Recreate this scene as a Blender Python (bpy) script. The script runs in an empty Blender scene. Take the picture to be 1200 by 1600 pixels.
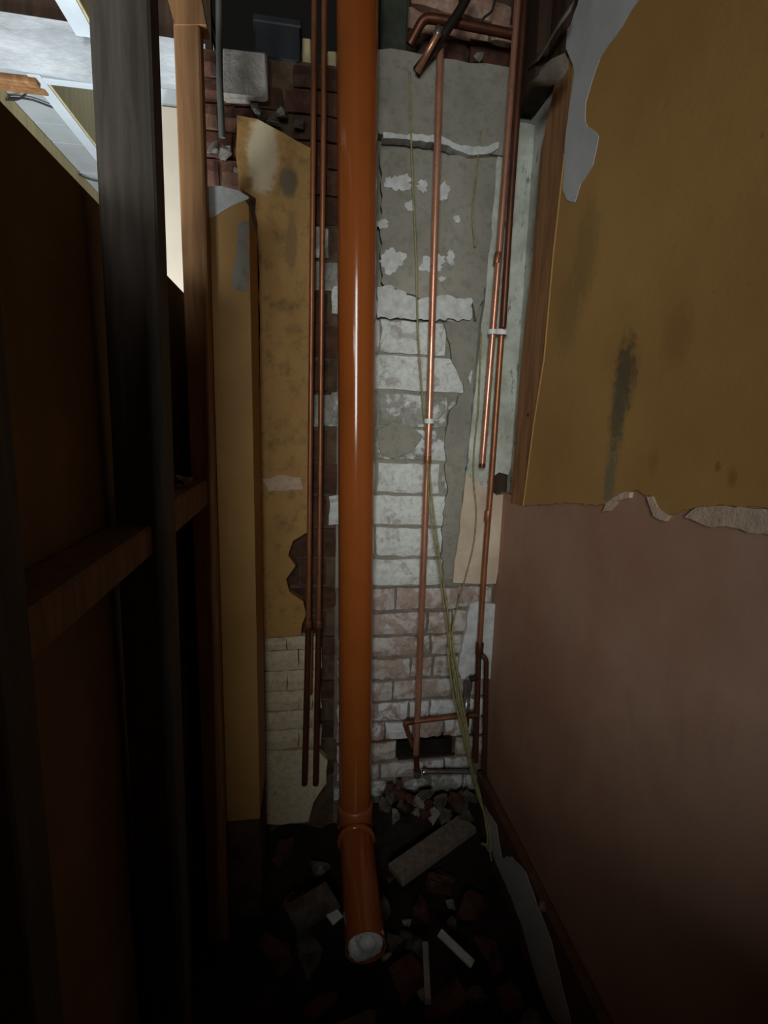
import bpy, bmesh, math, random
import mathutils.noise as mn
from mathutils import Vector, Matrix
random.seed(11)
SC = bpy.context.scene
COL = SC.collection

# ------------------------------------------------------------------ camera
EYE = Vector((0, 0, 1.45)); FPX = 800.0
_d = Vector((-124, -145, FPX)); _n = Vector((-120, (FPX*FPX+124*120)/145, FPX))
_d.normalize(); _u = -_n.normalized(); _r = _d.cross(_u)
if _r.x < 0: _r = -_r
cam_data = bpy.data.cameras.new('camera'); cam = bpy.data.objects.new('camera', cam_data); COL.objects.link(cam)
cam_data.sensor_fit = 'VERTICAL'; cam_data.sensor_height = 36; cam_data.lens = FPX/1600*36; cam_data.clip_start = 0.02
ix = Vector((_r.x, _d.x, _u.x)); iy = Vector((_r.y, _d.y, _u.y)); iz = Vector((_r.z, _d.z, _u.z))   # image axes in the world
m = Matrix((ix, -iy, -iz)).transposed().to_4x4(); m.translation = EYE; cam.matrix_world = m
SC.camera = cam

def at(px, py, X=None, Y=None, Z=None):
    """where the sight line of a pixel meets a real plane of the room"""
    v = Vector((px-600, py-800, FPX)); k = Vector((v.dot(_r), v.dot(_d), v.dot(_u)))
    t = X/k.x if X is not None else Y/k.y if Y is not None else (Z-EYE.z)/k.z
    return EYE + k*t

# ------------------------------------------------------------------ world, lights, exposure
W = bpy.data.worlds.new('world'); SC.world = W; W.use_nodes = True
W.node_tree.nodes['Background'].inputs[0].default_value = (0.70, 0.66, 0.62, 1)
W.node_tree.nodes['Background'].inputs[1].default_value = 0.009
def area(name, loc, target, sx, sy, power, col):
    l = bpy.data.lights.new(name, 'AREA'); l.shape = 'RECTANGLE'; l.size = sx; l.size_y = sy; l.energy = power; l.color = col
    o = bpy.data.objects.new(name, l); COL.objects.link(o); o.location = loc
    o.rotation_euler = (Vector(target)-Vector(loc)).to_track_quat('-Z', 'Y').to_euler()
    return o
# daylight from the window behind and to the left of the doorway, and the window of the room beyond the studs
area('doorway_daylight', (-0.57, -3.0, 2.25), (0.25, 1.62, 1.55), 0.95, 1.9, 116.0, (0.96, 1.0, 0.97))
area('side_window_daylight', (-1.30, -2.6, 1.95), (0.10, 1.6, 1.75), 0.7, 0.8, 44.0, (0.92, 0.98, 1.0))
area('next_room_daylight', (-0.70, 1.20, 1.05), (-0.72, 2.45, 2.66), 0.45, 0.5, 36.0, (0.86, 0.95, 1.0))
SC.view_settings.view_transform = 'Standard'; SC.view_settings.look = 'None'
SC.view_settings.exposure = 0.0; SC.view_settings.gamma = 1.0; SC.view_settings.use_curve_mapping = False

# ------------------------------------------------------------------ materials
def rgb(r, g, b):
    f = lambda c: ((c/255+0.055)/1.055)**2.4 if c/255 > 0.04045 else c/255/12.92
    return (f(r), f(g), f(b), 1)
class NT:
    def __init__(s, name):
        s.m = bpy.data.materials.new(name); s.m.use_nodes = True; s.t = s.m.node_tree
        s.b = s.t.nodes['Principled BSDF']; s.tc = s.t.nodes.new('ShaderNodeTexCoord')
    def link(s, a, b): s.t.links.new(a, b)
    def coord(s, scale=(1, 1, 1), loc=(0, 0, 0)):
        mp = s.t.nodes.new('ShaderNodeMapping'); mp.inputs['Scale'].default_value = scale; mp.inputs['Location'].default_value = loc
        s.link(s.tc.outputs['Object'], mp.inputs['Vector']); return mp.outputs[0]
    def noise(s, scale, detail=5, rough=0.6, vec=None, dist=0):
        n = s.t.nodes.new('ShaderNodeTexNoise'); n.inputs['Scale'].default_value = scale; n.inputs['Detail'].default_value = detail
        n.inputs['Roughness'].default_value = rough; n.inputs['Distortion'].default_value = dist
        s.link(vec if vec is not None else s.tc.outputs['Object'], n.inputs['Vector']); return n.outputs[0]
    def ramp(s, fac, a, b, smooth=False):
        r = s.t.nodes.new('ShaderNodeMapRange'); r.inputs[1].default_value = a; r.inputs[2].default_value = b
        if smooth: r.interpolation_type = 'SMOOTHSTEP'
        s.link(fac, r.inputs[0]); return r.outputs[0]
    def math(s, op, a, b=0.0):
        n = s.t.nodes.new('ShaderNodeMath'); n.operation = op
        for i, v in enumerate((a, b)):
            if isinstance(v, (int, float)): n.inputs[i].default_value = v
            else: s.link(v, n.inputs[i])
        return n.outputs[0]
    def mix(s, fac, a, b):
        n = s.t.nodes.new('ShaderNodeMix'); n.data_type = 'RGBA'
        for i, v in ((0, fac), (6, a), (7, b)):
            if isinstance(v, (int, float, tuple)): n.inputs[i].default_value = v
            else: s.link(v, n.inputs[i])
        return n.outputs[2]
    def blob(s, c, r, amp=0.5, scale=30, edge=0.35):
        """mask of a stain with its own place and size on the object"""
        v = s.t.nodes.new('ShaderNodeVectorMath'); v.operation = 'SUBTRACT'; s.link(s.tc.outputs['Object'], v.inputs[0]); v.inputs[1].default_value = c
        w = s.t.nodes.new('ShaderNodeVectorMath'); w.operation = 'DIVIDE'; s.link(v.outputs[0], w.inputs[0]); w.inputs[1].default_value = r
        l = s.t.nodes.new('ShaderNodeVectorMath'); l.operation = 'LENGTH'; s.link(w.outputs[0], l.inputs[0])
        n = s.noise(scale, 6, 0.7)
        d = s.math('ADD', l.outputs['Value'], s.math('MULTIPLY', s.math('SUBTRACT', n, 0.5), amp*2))
        return s.ramp(d, 1.0, 1.0-edge, True)
    def bump(s, h, strength=0.3, dist=0.01):
        n = s.t.nodes.new('ShaderNodeBump'); n.inputs['Strength'].default_value = strength; n.inputs['Distance'].default_value = dist
        s.link(h, n.inputs['Height']); s.link(n.outputs[0], s.b.inputs['Normal'])
    def done(s, col, rough=0.8, metal=0.0, spec=0.3):
        if isinstance(col, tuple): s.b.inputs['Base Color'].default_value = col
        else: s.link(col, s.b.inputs['Base Color'])
        if isinstance(rough, (int, float)): s.b.inputs['Roughness'].default_value = rough
        else: s.link(rough, s.b.inputs['Roughness'])
        s.b.inputs['Metallic'].default_value = metal; s.b.inputs['Specular IOR Level'].default_value = spec
        return s.m
def simple(name, c1, c2, scale=12, rough=0.85, bump=0.3, dist=0.006, stretch=(1, 1, 1), metal=0, spec=0.3, lo=0.35, hi=0.65):
    t = NT(name); v = t.coord(stretch); n = t.noise(scale, 6, 0.65, v)
    c = t.mix(t.ramp(n, lo, hi), c1, c2)
    if bump: t.bump(t.noise(scale*4, 5, 0.7, v), bump, dist)
    return t.done(c, rough, metal, spec)

M = {}
def brick_paint(name, base, paint, mortar, cover, grey):
    t = NT(name); n1 = t.noise(14, 7, 0.7, dist=0.6); n2 = t.noise(9, 6, 0.7, t.coord((1, 1, 1), (3, 7, 1))); n3 = t.noise(60, 4, 0.6)
    c = t.mix(t.ramp(n1, cover+0.04, cover-0.04), base, paint)
    c = t.mix(t.ramp(n2, grey-0.03, grey+0.03), c, mortar)
    c = t.mix(t.math('MULTIPLY', t.ramp(n3, 0.45, 0.75), 0.35), c, rgb(80, 78, 72))
    t.bump(t.math('ADD', n1, t.math('MULTIPLY', n3, 0.5)), 0.5, 0.008)
    return t.done(c, 0.85)
M['brick_white'] = brick_paint('painted_brick', rgb(168, 166, 158), rgb(206, 208, 204), rgb(142, 140, 130), 0.58, 0.66)
M['brick_smear'] = brick_paint('smeared_brick', rgb(150, 148, 140), rgb(204, 206, 204), rgb(134, 132, 122), 0.47, 0.50)
M['brick_pink'] = brick_paint('pink_brick', rgb(164, 144, 133), rgb(188, 182, 175), rgb(138, 124, 114), 0.50, 0.60)
M['brick_lime'] = brick_paint('limewashed_brick', rgb(160, 134, 124), rgb(206, 206, 206), rgb(120, 112, 108), 0.55, 0.64)
M['brick_left'] = brick_paint('cream_brick', rgb(190, 166, 132), rgb(206, 190, 160), rgb(160, 140, 110), 0.6, 0.66)
M['brick_top'] = brick_paint('pale_red_brick', rgb(176, 138, 118), rgb(196, 168, 150), rgb(132, 104, 88), 0.45, 0.62)
M['brick_red'] = simple('red_brick', rgb(98, 62, 48), rgb(66, 42, 34), 20, 0.9, 0.5)
M['brick_dark'] = simple('sooty_brick', rgb(92, 62, 46), rgb(56, 38, 30), 14, 0.9, 0.6)
M['mortar'] = simple('lime_mortar', rgb(132, 128, 118), rgb(98, 94, 86), 16, 0.95, 0.7, 0.008)
M['mortar_pink'] = simple('pinkish_mortar', rgb(132, 120, 112), rgb(104, 94, 88), 16, 0.95, 0.7, 0.008)
M['mortar_brown'] = simple('brown_mortar', rgb(104, 84, 66), rgb(70, 54, 42), 16, 0.95, 0.7)
def render_mat():
    t = NT('cement_render'); n1 = t.noise(11, 7, 0.7, dist=0.5); n3 = t.noise(50, 5, 0.65); n2 = t.noise(5, 4, 0.5, t.coord((1, 1, 1), (2, 0, 5)))
    c = t.mix(t.ramp(n2, 0.35, 0.65), rgb(128, 125, 114), rgb(150, 146, 134))
    c = t.mix(t.math('MULTIPLY', t.ramp(n3, 0.5, 0.7), 0.4), c, rgb(90, 88, 78))
    t.bump(t.math('ADD', n1, t.math('MULTIPLY', n3, 0.6)), 0.5, 0.01)
    return t.done(c, 0.9)
M['render'] = render_mat()
M['render_dark'] = simple('dark_render', rgb(74, 78, 66), rgb(50, 52, 44), 12, 0.95, 0.5)
M['chip_white'] = simple('white_paint_flake', rgb(208, 210, 210), rgb(176, 176, 172), 30, 0.8, 0.5)
M['mould'] = simple('mould_growth', rgb(54, 56, 48), rgb(96, 96, 88), 40, 0.9, 0.5)

def ochre_mat():
    t = NT('ochre_painted_plaster'); n = t.noise(3, 5, 0.6); n2 = t.noise(45, 5, 0.7); n3 = t.noise(9, 6, 0.7)
    c = t.mix(t.ramp(n, 0.3, 0.7), rgb(174, 134, 76), rgb(158, 118, 64))
    for cc, rr, col, amt in ((at(975, 580, X=.64), (9, .05, .10), rgb(78, 72, 48), 0.8), (at(963, 650, X=.64), (9, .035, .11), rgb(98, 94, 72), 0.8),
                        (at(950, 745, X=.64), (9, .028, .085), rgb(112, 106, 86), 0.8), (at(965, 625, X=.64), (9, .04, .14), rgb(86, 80, 54), 0.43),
                        (at(912, 395, X=.64), (9, .07, .16), rgb(100, 92, 50), 0.40), (at(885, 490, X=.64), (9, .08, .14), rgb(104, 92, 56), 0.36),
                        (at(1055, 525, X=.64), (9, .05, .07), rgb(138, 94, 54), 0.43), (at(1140, 745, X=.64), (9, .012, .02), rgb(140, 84, 30), 0.58),
                        (at(1118, 730, X=.64), (9, .009, .012), rgb(120, 74, 30), 0.58), (at(1018, 722, X=.64), (9, .02, .03), rgb(130, 90, 46), 0.36)):
        b = t.blob(tuple(cc), rr, 0.8, 48, 0.7)
        c = t.mix(t.math('MULTIPLY', b, amt), c, col)
    spk = t.ramp(t.noise(70, 3, 0.6), 0.66, 0.72)
    c = t.mix(t.math('MULTIPLY', spk, 0.35), c, rgb(104, 82, 44))
    t.bump(t.math('ADD', n3, t.math('MULTIPLY', n2, 0.4)), 0.22, 0.006)
    return t.done(c, 0.72, 0, 0.3)
M['ochre'] = ochre_mat()
def pink_mat():
    t = NT('pink_skim_plaster'); n = t.noise(2.4, 5, 0.6); n2 = t.noise(26, 6, 0.7, t.coord((1, 1, .35)))
    c = t.mix(t.ramp(n, 0.35, 0.68), rgb(176, 140, 118), rgb(156, 114, 90))
    c = t.mix(t.math('MULTIPLY', t.ramp(n2, 0.5, 0.72), .35), c, rgb(146, 118, 102))
    t.bump(n2, 0.12, 0.005)
    return t.done(c, 0.8)
M['pink'] = pink_mat()
M['torn'] = simple('torn_plaster_edge', rgb(204, 180, 158), rgb(176, 150, 128), 30, 0.9, 0.5)
M['primer'] = simple('white_primer_patch', rgb(190, 192, 190), rgb(172, 174, 172), 8, 0.7, 0.1)
def yellow_mat():
    t = NT('cream_yellow_plaster'); n = t.noise(4, 6, 0.65); n2 = t.noise(24, 6, 0.7)
    c = t.mix(t.ramp(n, 0.3, 0.7), rgb(178, 140, 84), rgb(158, 118, 64))
    c = t.mix(t.math('MULTIPLY', t.ramp(n2, 0.5, 0.7), .75), c, rgb(110, 86, 54))
    for cc, rr, col in ((at(410, 240, Y=1.57), (.05, 9, .12), rgb(206, 192, 162)), (at(450, 282, Y=1.57), (.032, 9, .045), rgb(92, 88, 76)), (at(455, 380, Y=1.57), (.02, 9, .09), rgb(138, 112, 74))):
        c = t.mix(t.math('MULTIPLY', t.blob(tuple(cc), rr, 0.5, 26, 0.4), .8), c, col)
    t.bump(n2, 0.25, 0.008)
    return t.done(c, 0.7)
M['yellow'] = yellow_mat()
M['pier'] = simple('cream_yellow_gloss', rgb(174, 133, 75), rgb(160, 120, 66), 5, 0.6, 0.12)
M['strip'] = simple('pale_bonding_plaster', rgb(196, 200, 188), rgb(146, 146, 132), 10, 0.85, 0.4)
def strip_mat():
    t = NT('pale_bonding_plaster'); n = t.noise(10, 6, 0.65); n2 = t.noise(34, 6, 0.7, t.coord((1.6, 1, .6)))
    c = t.mix(t.ramp(n, .35, .65), rgb(200, 203, 192), rgb(156, 156, 142))
    c = t.mix(t.math('MULTIPLY', t.ramp(n2, .58, .66), .7), c, rgb(84, 80, 68))
    t.bump(n2, .4, .006); return t.done(c, .85)
M['strip'] = strip_mat()
M['strip_low'] = simple('pinkish_bonding_plaster', rgb(206, 188, 166), rgb(180, 160, 140), 8, 0.85, 0.3)
def wood(name, a, b, scale=9, rough=0.75):
    t = NT(name); v = t.coord((6, 6, .5)); n = t.noise(scale, 6, 0.6, v, 0.4); k = t.noise(7, 3, 0.5)
    c = t.mix(t.ramp(n, 0.35, 0.65), a, b); c = t.mix(t.math('MULTIPLY', t.ramp(k, 0.66, 0.74), .5), c, rgb(70, 44, 26))
    t.bump(n, 0.25, 0.004); return t.done(c, rough)
M['wood_grey'] = wood('grey_weathered_timber', rgb(84, 76, 68), rgb(60, 53, 47))
M['noggin'] = wood('brown_noggin_timber', rgb(126, 96, 66), rgb(100, 74, 48))
M['wood_brown'] = wood('warm_brown_timber', rgb(150, 110, 72), rgb(124, 86, 54))
M['wood_orange'] = wood('orange_brown_batten', rgb(162, 118, 78), rgb(126, 86, 54))
M['wood_tan'] = wood('pale_tan_joist', rgb(206, 190, 148), rgb(188, 168, 122))
M['wood_dark'] = wood('dark_old_timber', rgb(66, 46, 32), rgb(44, 30, 22))
M['board'] = simple('brown_sheathing', rgb(128, 102, 64), rgb(106, 84, 52), 3, 0.85, 0.15)
M['white_ceiling'] = simple('white_boarding', rgb(206, 212, 216), rgb(190, 196, 202), 6, 0.8, 0.2)
M['beam'] = simple('limewashed_beam', rgb(206, 210, 214), rgb(158, 162, 166), 7, 0.85, 0.4, stretch=(.6, 1, 1.6), lo=.35, hi=.65)
M['post_tan'] = simple('pale_grey_plasterboard', rgb(176, 164, 148), rgb(166, 154, 138), 4, 0.8, 0.1)
def plastic(name, c, rough=0.3, sc=40):
    t = NT(name); n = t.noise(6, 4, 0.6); cc = t.mix(t.ramp(n, 0.5, 0.8), c, tuple(x*.8 for x in c[:3])+(1,))
    return t.done(cc, rough, 0, 0.5)
M['orange'] = plastic('orange_drain_plastic', rgb(150, 80, 34), 0.14)
M['orange_fit'] = plastic('orange_fitting_plastic', rgb(150, 84, 46), 0.4)
M['rubber'] = plastic('black_rubber', rgb(30, 28, 26), 0.6)
M['clip'] = plastic('white_clip_plastic', rgb(226, 226, 222), 0.4)
M['grey_pipe'] = plastic('grey_conduit_plastic', rgb(78, 78, 74), 0.55)
M['black_pipe'] = plastic('black_pipe_plastic', rgb(34, 28, 24), 0.45)
M['blue_box'] = plastic('dark_blue_box_plastic', rgb(30, 32, 38), 0.6)
M['cord'] = simple('yellow_green_cord', rgb(160, 152, 104), rgb(122, 114, 74), 60, 0.7, 0.2)
M['wire'] = plastic('dark_wire', rgb(52, 52, 56), 0.5)
M['rag'] = simple('crumpled_white_plastic', rgb(206, 208, 206), rgb(170, 172, 170), 20, 0.5, 0.3)
def copper(name, a, b, rough):
    t = NT(name); n = t.noise(22, 6, 0.7, t.coord((1, 1, .25))); n2 = t.noise(90, 3, 0.6)
    c = t.mix(t.ramp(n, 0.4, 0.66), a, b); c = t.mix(t.math('MULTIPLY', t.ramp(n2, .6, .7), .4), c, rgb(72, 44, 30))
    return t.done(c, t.math('ADD', t.math('MULTIPLY', n, .3), rough), 0.6, 0.5)
M['copper'] = copper('bright_copper', rgb(212, 156, 130), rgb(164, 108, 82), 0.16)
M['copper_dull'] = copper('dull_copper', rgb(172, 114, 78), rgb(122, 76, 52), 0.26)
M['copper_dark'] = copper('dark_copper', rgb(110, 66, 46), rgb(74, 46, 36), 0.32)
M['chrome'] = simple('tarnished_chrome', rgb(196, 196, 196), rgb(150, 150, 148), 30, 0.25, 0.05, metal=0.9)
M['brass'] = simple('old_brass', rgb(140, 110, 70), rgb(96, 72, 48), 30, 0.4, 0.1, metal=0.8)
M['skirt'] = wood('brown_painted_skirting', rgb(104, 72, 54), rgb(80, 54, 40), 5)
M['dirt'] = simple('dusty_rubble_soil', rgb(52, 40, 34), rgb(30, 24, 20), 7, 0.95, 0.9, 0.02)
M['rub_brick'] = simple('broken_brick', rgb(96, 58, 46), rgb(66, 42, 34), 18, 0.95, 0.7)
M['rub_grey'] = simple('broken_mortar', rgb(104, 96, 88), rgb(62, 56, 50), 18, 0.95, 0.7)
M['rub_white'] = simple('plaster_fragment', rgb(156, 150, 142), rgb(116, 108, 98), 14, 0.9, 0.5)
M['offcut'] = wood('grey_offcut_board', rgb(128, 116, 106), rgb(100, 90, 82))
M['paper'] = simple('torn_lining_paper', rgb(120, 110, 98), rgb(92, 82, 70), 12, 0.8, 0.3)

# ------------------------------------------------------------------ mesh helpers
class MB:
    def __init__(s): s.v = []; s.f = []; s.sm = []
    def add(s, vs, fs, smooth=False):
        o = len(s.v); s.v += [Vector(p) for p in vs]; s.f += [tuple(i+o for i in f) for f in fs]; s.sm += [smooth]*len(fs); return s
    def box(s, a, b, ch=0.0, jit=0.0):
        """box, its long edges chamfered by ch"""
        bm = bmesh.new(); bmesh.ops.create_cube(bm, size=1)
        for v in bm.verts: v.co = Vector([(a[i]+b[i])/2+v.co[i]*(b[i]-a[i]) for i in range(3)])
        if ch: bmesh.ops.bevel(bm, geom=list(bm.edges), offset=ch, segments=1, affect='EDGES')
        return s.bm(bm, jit)
    def bm(s, bm, jit=0.0, smooth=False):
        bm.verts.index_update()
        vs = [v.co + Vector([random.uniform(-jit, jit) for _ in range(3)]) for v in bm.verts]
        s.add(vs, [[v.index for v in f.verts] for f in bm.faces], smooth); bm.free(); return s
    def tube(s, pts, r, seg=14, caps=True, r_in=None):
        pts = [Vector(p) for p in pts]; n = len(pts); rr = r if isinstance(r, (list, tuple)) else [r]*n
        t = [(pts[min(i+1, n-1)]-pts[max(i-1, 0)]).normalized() for i in range(n)]
        x = t[0].orthogonal().normalized(); rings = []; vs = []; fs = []
        for i in range(n):
            x = (x - t[i]*x.dot(t[i])).normalized(); y = t[i].cross(x)
            for k in range(seg):
                a = 2*math.pi*k/seg; vs.append(pts[i]+(x*math.cos(a)+y*math.sin(a))*rr[i])
        for i in range(n-1):
            for k in range(seg): fs.append((i*seg+k, i*seg+(k+1) % seg, (i+1)*seg+(k+1) % seg, (i+1)*seg+k))
        s.add(vs, fs, True)
        if caps:
            s.add(vs[:seg][::-1], [tuple(range(seg))]); s.add(vs[-seg:], [tuple(range(seg))])
        return s
    def prism(s, pts, depth):
        """flat polygon (3D points) pushed out by the vector depth"""
        pts = [Vector(p) for p in pts]; depth = Vector(depth); n = len(pts)
        s.add(pts + [p+depth for p in pts], [tuple(range(n))[::-1], tuple(range(n, 2*n))] + [(i, (i+1) % n, n+(i+1) % n, n+i) for i in range(n)])
        return s
    def chunk(s, c, size, rot=None, n=14):
        bm = bmesh.new()
        for _ in range(n):
            v = Vector([random.gauss(0, 1) for _ in range(3)]).normalized()
            m = max(abs(q) for q in v); v = v/m*random.uniform(.75, 1.0)*.5
            bm.verts.new(Vector([v[i]*size[i] for i in range(3)]))
        r = bmesh.ops.convex_hull(bm, input=bm.verts)
        bmesh.ops.delete(bm, geom=[g for g in r['geom_interior'] if isinstance(g, bmesh.types.BMVert)], context='VERTS')
        R = Matrix.Rotation(rot if rot is not None else random.uniform(0, 6.3), 3, 'Z') @ Matrix.Rotation(random.uniform(-.3, .3), 3, 'X')
        bmesh.ops.subdivide_edges(bm, edges=list(bm.edges), cuts=1, use_grid_fill=True)
        q = sum(size)/3*.07
        for v in bm.verts: v.co = R @ (v.co + Vector([random.uniform(-q, q) for _ in range(3)])) + Vector(c)
        return s.bm(bm)
def obj(name, mb, mat, parent=None, loc=None, bevel=0):
    o_ = Vector(loc) if loc is not None else (parent_origin(parent) if parent else Vector((0, 0, 0)))
    me = bpy.data.meshes.new(name); me.from_pydata([tuple(v-o_) for v in mb.v], [], mb.f); me.validate(); me.update()
    bm = bmesh.new(); bm.from_mesh(me); bmesh.ops.recalc_face_normals(bm, faces=bm.faces); bm.to_mesh(me); bm.free()
    for p, k in zip(me.polygons, mb.sm): p.use_smooth = k
    me.materials.append(M[mat]); o = bpy.data.objects.new(name, me); COL.objects.link(o)
    if parent: o.parent = parent
    else: o.location = o_
    return o
def parent_origin(p):
    v = Vector((0, 0, 0))
    while p: v += p.location; p = p.parent
    return v
def tag(o, label, cat, group=None, kind=None):
    o['label'] = label; o['category'] = cat
    if group: o['group'] = group
    if kind: o['kind'] = kind
    return o
def empty(name, loc=(0, 0, 0)):
    o = bpy.data.objects.new(name, None); COL.objects.link(o); o.location = loc; o.empty_display_size = .05; return o
def bend(pts, r, n=6):
    """round the corners of a polyline"""
    pts = [Vector(p) for p in pts]; out = [pts[0]]
    for a, b, c in zip(pts, pts[1:], pts[2:]):
        d1 = (a-b); d2 = (c-b); k = min(r, d1.length*.45, d2.length*.45); p = b+d1.normalized()*k; q = b+d2.normalized()*k
        for i in range(n+1):
            t = i/n; out.append(p*(1-t)**2+b*2*t*(1-t)+q*t*t)
    return out+[pts[-1]]
def wavy(px_pts, **plane): return [at(x, y, **plane) for x, y in px_pts]
def rough_poly(pts, step=0.02, amp=0.006):
    """a polygon edge broken up finely, as torn plaster is"""
    out = []
    for a, b in zip(pts, pts[1:]+pts[:1]):
        n = max(1, int((b-a).length/step)); d = (b-a)
        for i in range(n):
            p = a+d*(i/n)
            if i: p = p + Vector([random.uniform(-amp, amp) for _ in range(3)])
            out.append(p)
    return out
def flat(pts, axis, val):
    for p in pts: p[axis] = val
    return pts

# ------------------------------------------------------------------ back wall
YB = 1.62
wall = empty('wall_back'); tag(wall, 'old brick end wall behind the pipes, partly whitewashed, rendered and plastered', 'wall', kind='structure')
XR = 0.66
zt = lambda y, x=600: at(x, y, Y=YB).z
hole_z1, hole_z0 = zt(1154), zt(1190)
hx0, hx1 = at(622, 1170, Y=YB).x, at(700, 1170, Y=YB).x
mbx = lambda a, b: obj('mortar_bed', MB().box(a, (b[0], YB+.10, b[2])), 'mortar_pink', wall)
mbx((0.10, YB+.014, hole_z1), (.80, YB+.14, zt(918)))
obj('mortar_bed', MB().box((0.10, YB+.010, zt(918)), (.80, YB+.14, zt(120))), 'render', wall)
mbx((0.10, YB+.014, -.1), (.80, YB+.14, hole_z0))
obj('hole_back', MB().box((.10, YB+.46, -.1), (.95, YB+.50, 1.0)), 'brick_dark', wall)
obj('hole_shade_lining', MB().box((hx0, YB+.006, hole_z0-.004), (hx1+.03, YB+.10, hole_z0+.006), .003, .002), 'dirt', wall)  # dark slab paints the shade on the hole floor
obj('hole_shade_lining', MB().box((hx1+.012, YB+.016, hole_z0), (hx1+.022, YB+.10, hole_z1), .002, .002), 'dirt', wall)  # dark slab paints the shade down the right side of the hole
for x0_, x1_ in ((.10, hx0-.004), (hx1+.02, .80)): obj('mortar_bed', MB().box((x0_, YB+.014, hole_z0), (x1_, YB+.09, hole_z1)), 'mortar_brown', wall)
obj('mortar_bed', MB().box((-.29, YB+.014, -.1), (.10, YB+.14, zt(92, 480))), 'mortar_brown', wall)
obj('mortar_bed', MB().box((.10, YB+.05, zt(120)), (.80, YB+.16, 3.0)), 'mortar_brown', wall)

def brick(x0, x1, z0, z1, mat, proud=0.0, fine=False, tilt=0.0, y=YB):
    """one laid brick; fine ones have a worn front face"""
    nx, nz = (7, 3) if fine else (4, 2); j = .0035 if fine else .0025
    yb = y+.05; mb = MB(); g = []
    for k in range(nz+1):
        for i in range(nx+1):
            u, w = i/nx, k/nz; edge = (i in (0, nx)) or (k in (0, nz))
            corner = (i in (0, nx)) and (k in (0, nz))
            p = Vector((x0+(x1-x0)*u, y-proud+(.006 if edge else 0)+(.004 if corner else 0), z0+(z1-z0)*w + tilt*(u-.5)*(x1-x0)))
            g.append(p+Vector((random.uniform(-j, j), random.uniform(-j, j)*.8, random.uniform(-j, j)*.8)))
    fs = [(k*(nx+1)+i, k*(nx+1)+i+1, (k+1)*(nx+1)+i+1, (k+1)*(nx+1)+i) for k in range(nz) for i in range(nx)]
    rim = [i for i in range(nx+1)]+[k*(nx+1)+nx for k in range(1, nz+1)]+[nz*(nx+1)+i for i in range(nx-1, -1, -1)]+[k*(nx+1) for k in range(nz-1, 0, -1)]
    nb = len(g); back = [Vector((g[i].x, yb, g[i].z)) for i in rim]
    for a in range(len(rim)):
        b = (a+1) % len(rim); fs.append((rim[b], rim[a], nb+a, nb+b))
    mb.add(g+back, fs)
    return obj('brick', mb, mat, wall)
# pale courses between the render and the pink bricks
upper = [(455, 497, 738, 'brick_white'), (502, 553, 697, 'brick_white'), (558, 611, 738, 'brick_white'), (617, 666, 698, 'brick_smear'), (672, 719, 703, 'brick_smear'),
         (725, 770, 686, 'brick_white'), (776, 820, 719, 'brick_white'), (826, 869, 690, 'brick_white'), (875, 914, 692, 'brick_white')]
for i, (y0, y1, xr, mt) in enumerate(upper):
    xe = at(xr, (y0+y1)/2, Y=YB).x; z1, z0 = zt(y0, 650), zt(y1, 650)
    brick(.08 if i in (0, 3, 6) else .112, .205+.02*(i % 2), z0, z1, mt, 0, True)
    brick(.213+.02*(i % 2), xe, z0, z1, mt, random.uniform(0, .004), True, -.02)
    if xr < 710:
        brick(xe+.008, at(737 if y0 < 800 else 706, y0, Y=YB).x, z0+.004, z1-.003, 'brick_smear' if y0 < 850 else 'brick_white', -.006, True)
# lower, pinkish to limewashed bricks
low = [(920, 952, [(.112, .20), (.208, .30), (.308, .52), (.528, .64)], 'brick_pink'), (958, 990, [(.112, .21), (.218, .41), (.42, .50), (.508, .65)], 'brick_pink'),
       (996, 1024, [(.112, .20), (.208, .43), (.438, .55), (.558, .66)], 'brick_pink'), (1030, 1059, [(.112, .22), (.228, .36), (.368, .44), (.448, .57), (.578, .66)], 'brick_pink'),
       (1065, 1092, [(.112, .20), (.208, .30), (.308, .40), (.408, .56), (.568, .66)], 'brick_pink'), (1098, 1124, [(.112, .22), (.228, .36), (.368, .435), (.443, .55), (.558, .66)], 'brick_lime'),
       (1129, 1154, [(.112, .20), (.208, .275), (.283, .375), (.383, .49), (.498, .60), (.608, .66)], 'brick_lime'), (1160, 1186, [(.112, .22), (.228, hx0-.008), (hx1+.03, .61), (.618, .66)], 'brick_lime'),
       (1192, 1213, [(.112, .20), (.208, .262), (.27, .40), (.41, .50), (.508, .60)], 'brick_lime')]
for y0, y1, xs, mt in low:
    for a, b in xs:
        brick(a, b, zt(y1, 650), zt(y0, 650), mt if not (mt == 'brick_lime' and random.random() < .2) else 'brick_pink', random.uniform(-.003, .004), b-a > .1, random.uniform(-.02, .01))
for k, (a, b) in enumerate([(.10, .21), (.22, .33), (.34, .45), (.46, .57), (.58, .66)]): brick(a, b, zt(1240, 650), zt(1218, 650), 'brick_smear', random.uniform(-.01, .01))
# brown bare bricks between yellow plaster and orange pipe
ys = [245, 300, 352, 405, 455, 505, 560, 614, 669, 722, 773, 823, 872, 917, 955, 993, 1027, 1062, 1095, 1127, 1157, 1189, 1215, 1245]
for i in range(len(ys)-1):
    for a, b in (((-.10, .015), (.022, .10)) if i % 2 else ((-.13, -.02), (-.012, .068))):
        mt = 'brick_dark' if not (i in (2, 3, 7) and b > .05) else 'brick_smear'
        brick(a, b, zt(ys[i+1]-3, 500), zt(ys[i]+3, 500), mt, random.uniform(-.004, .006))
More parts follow.
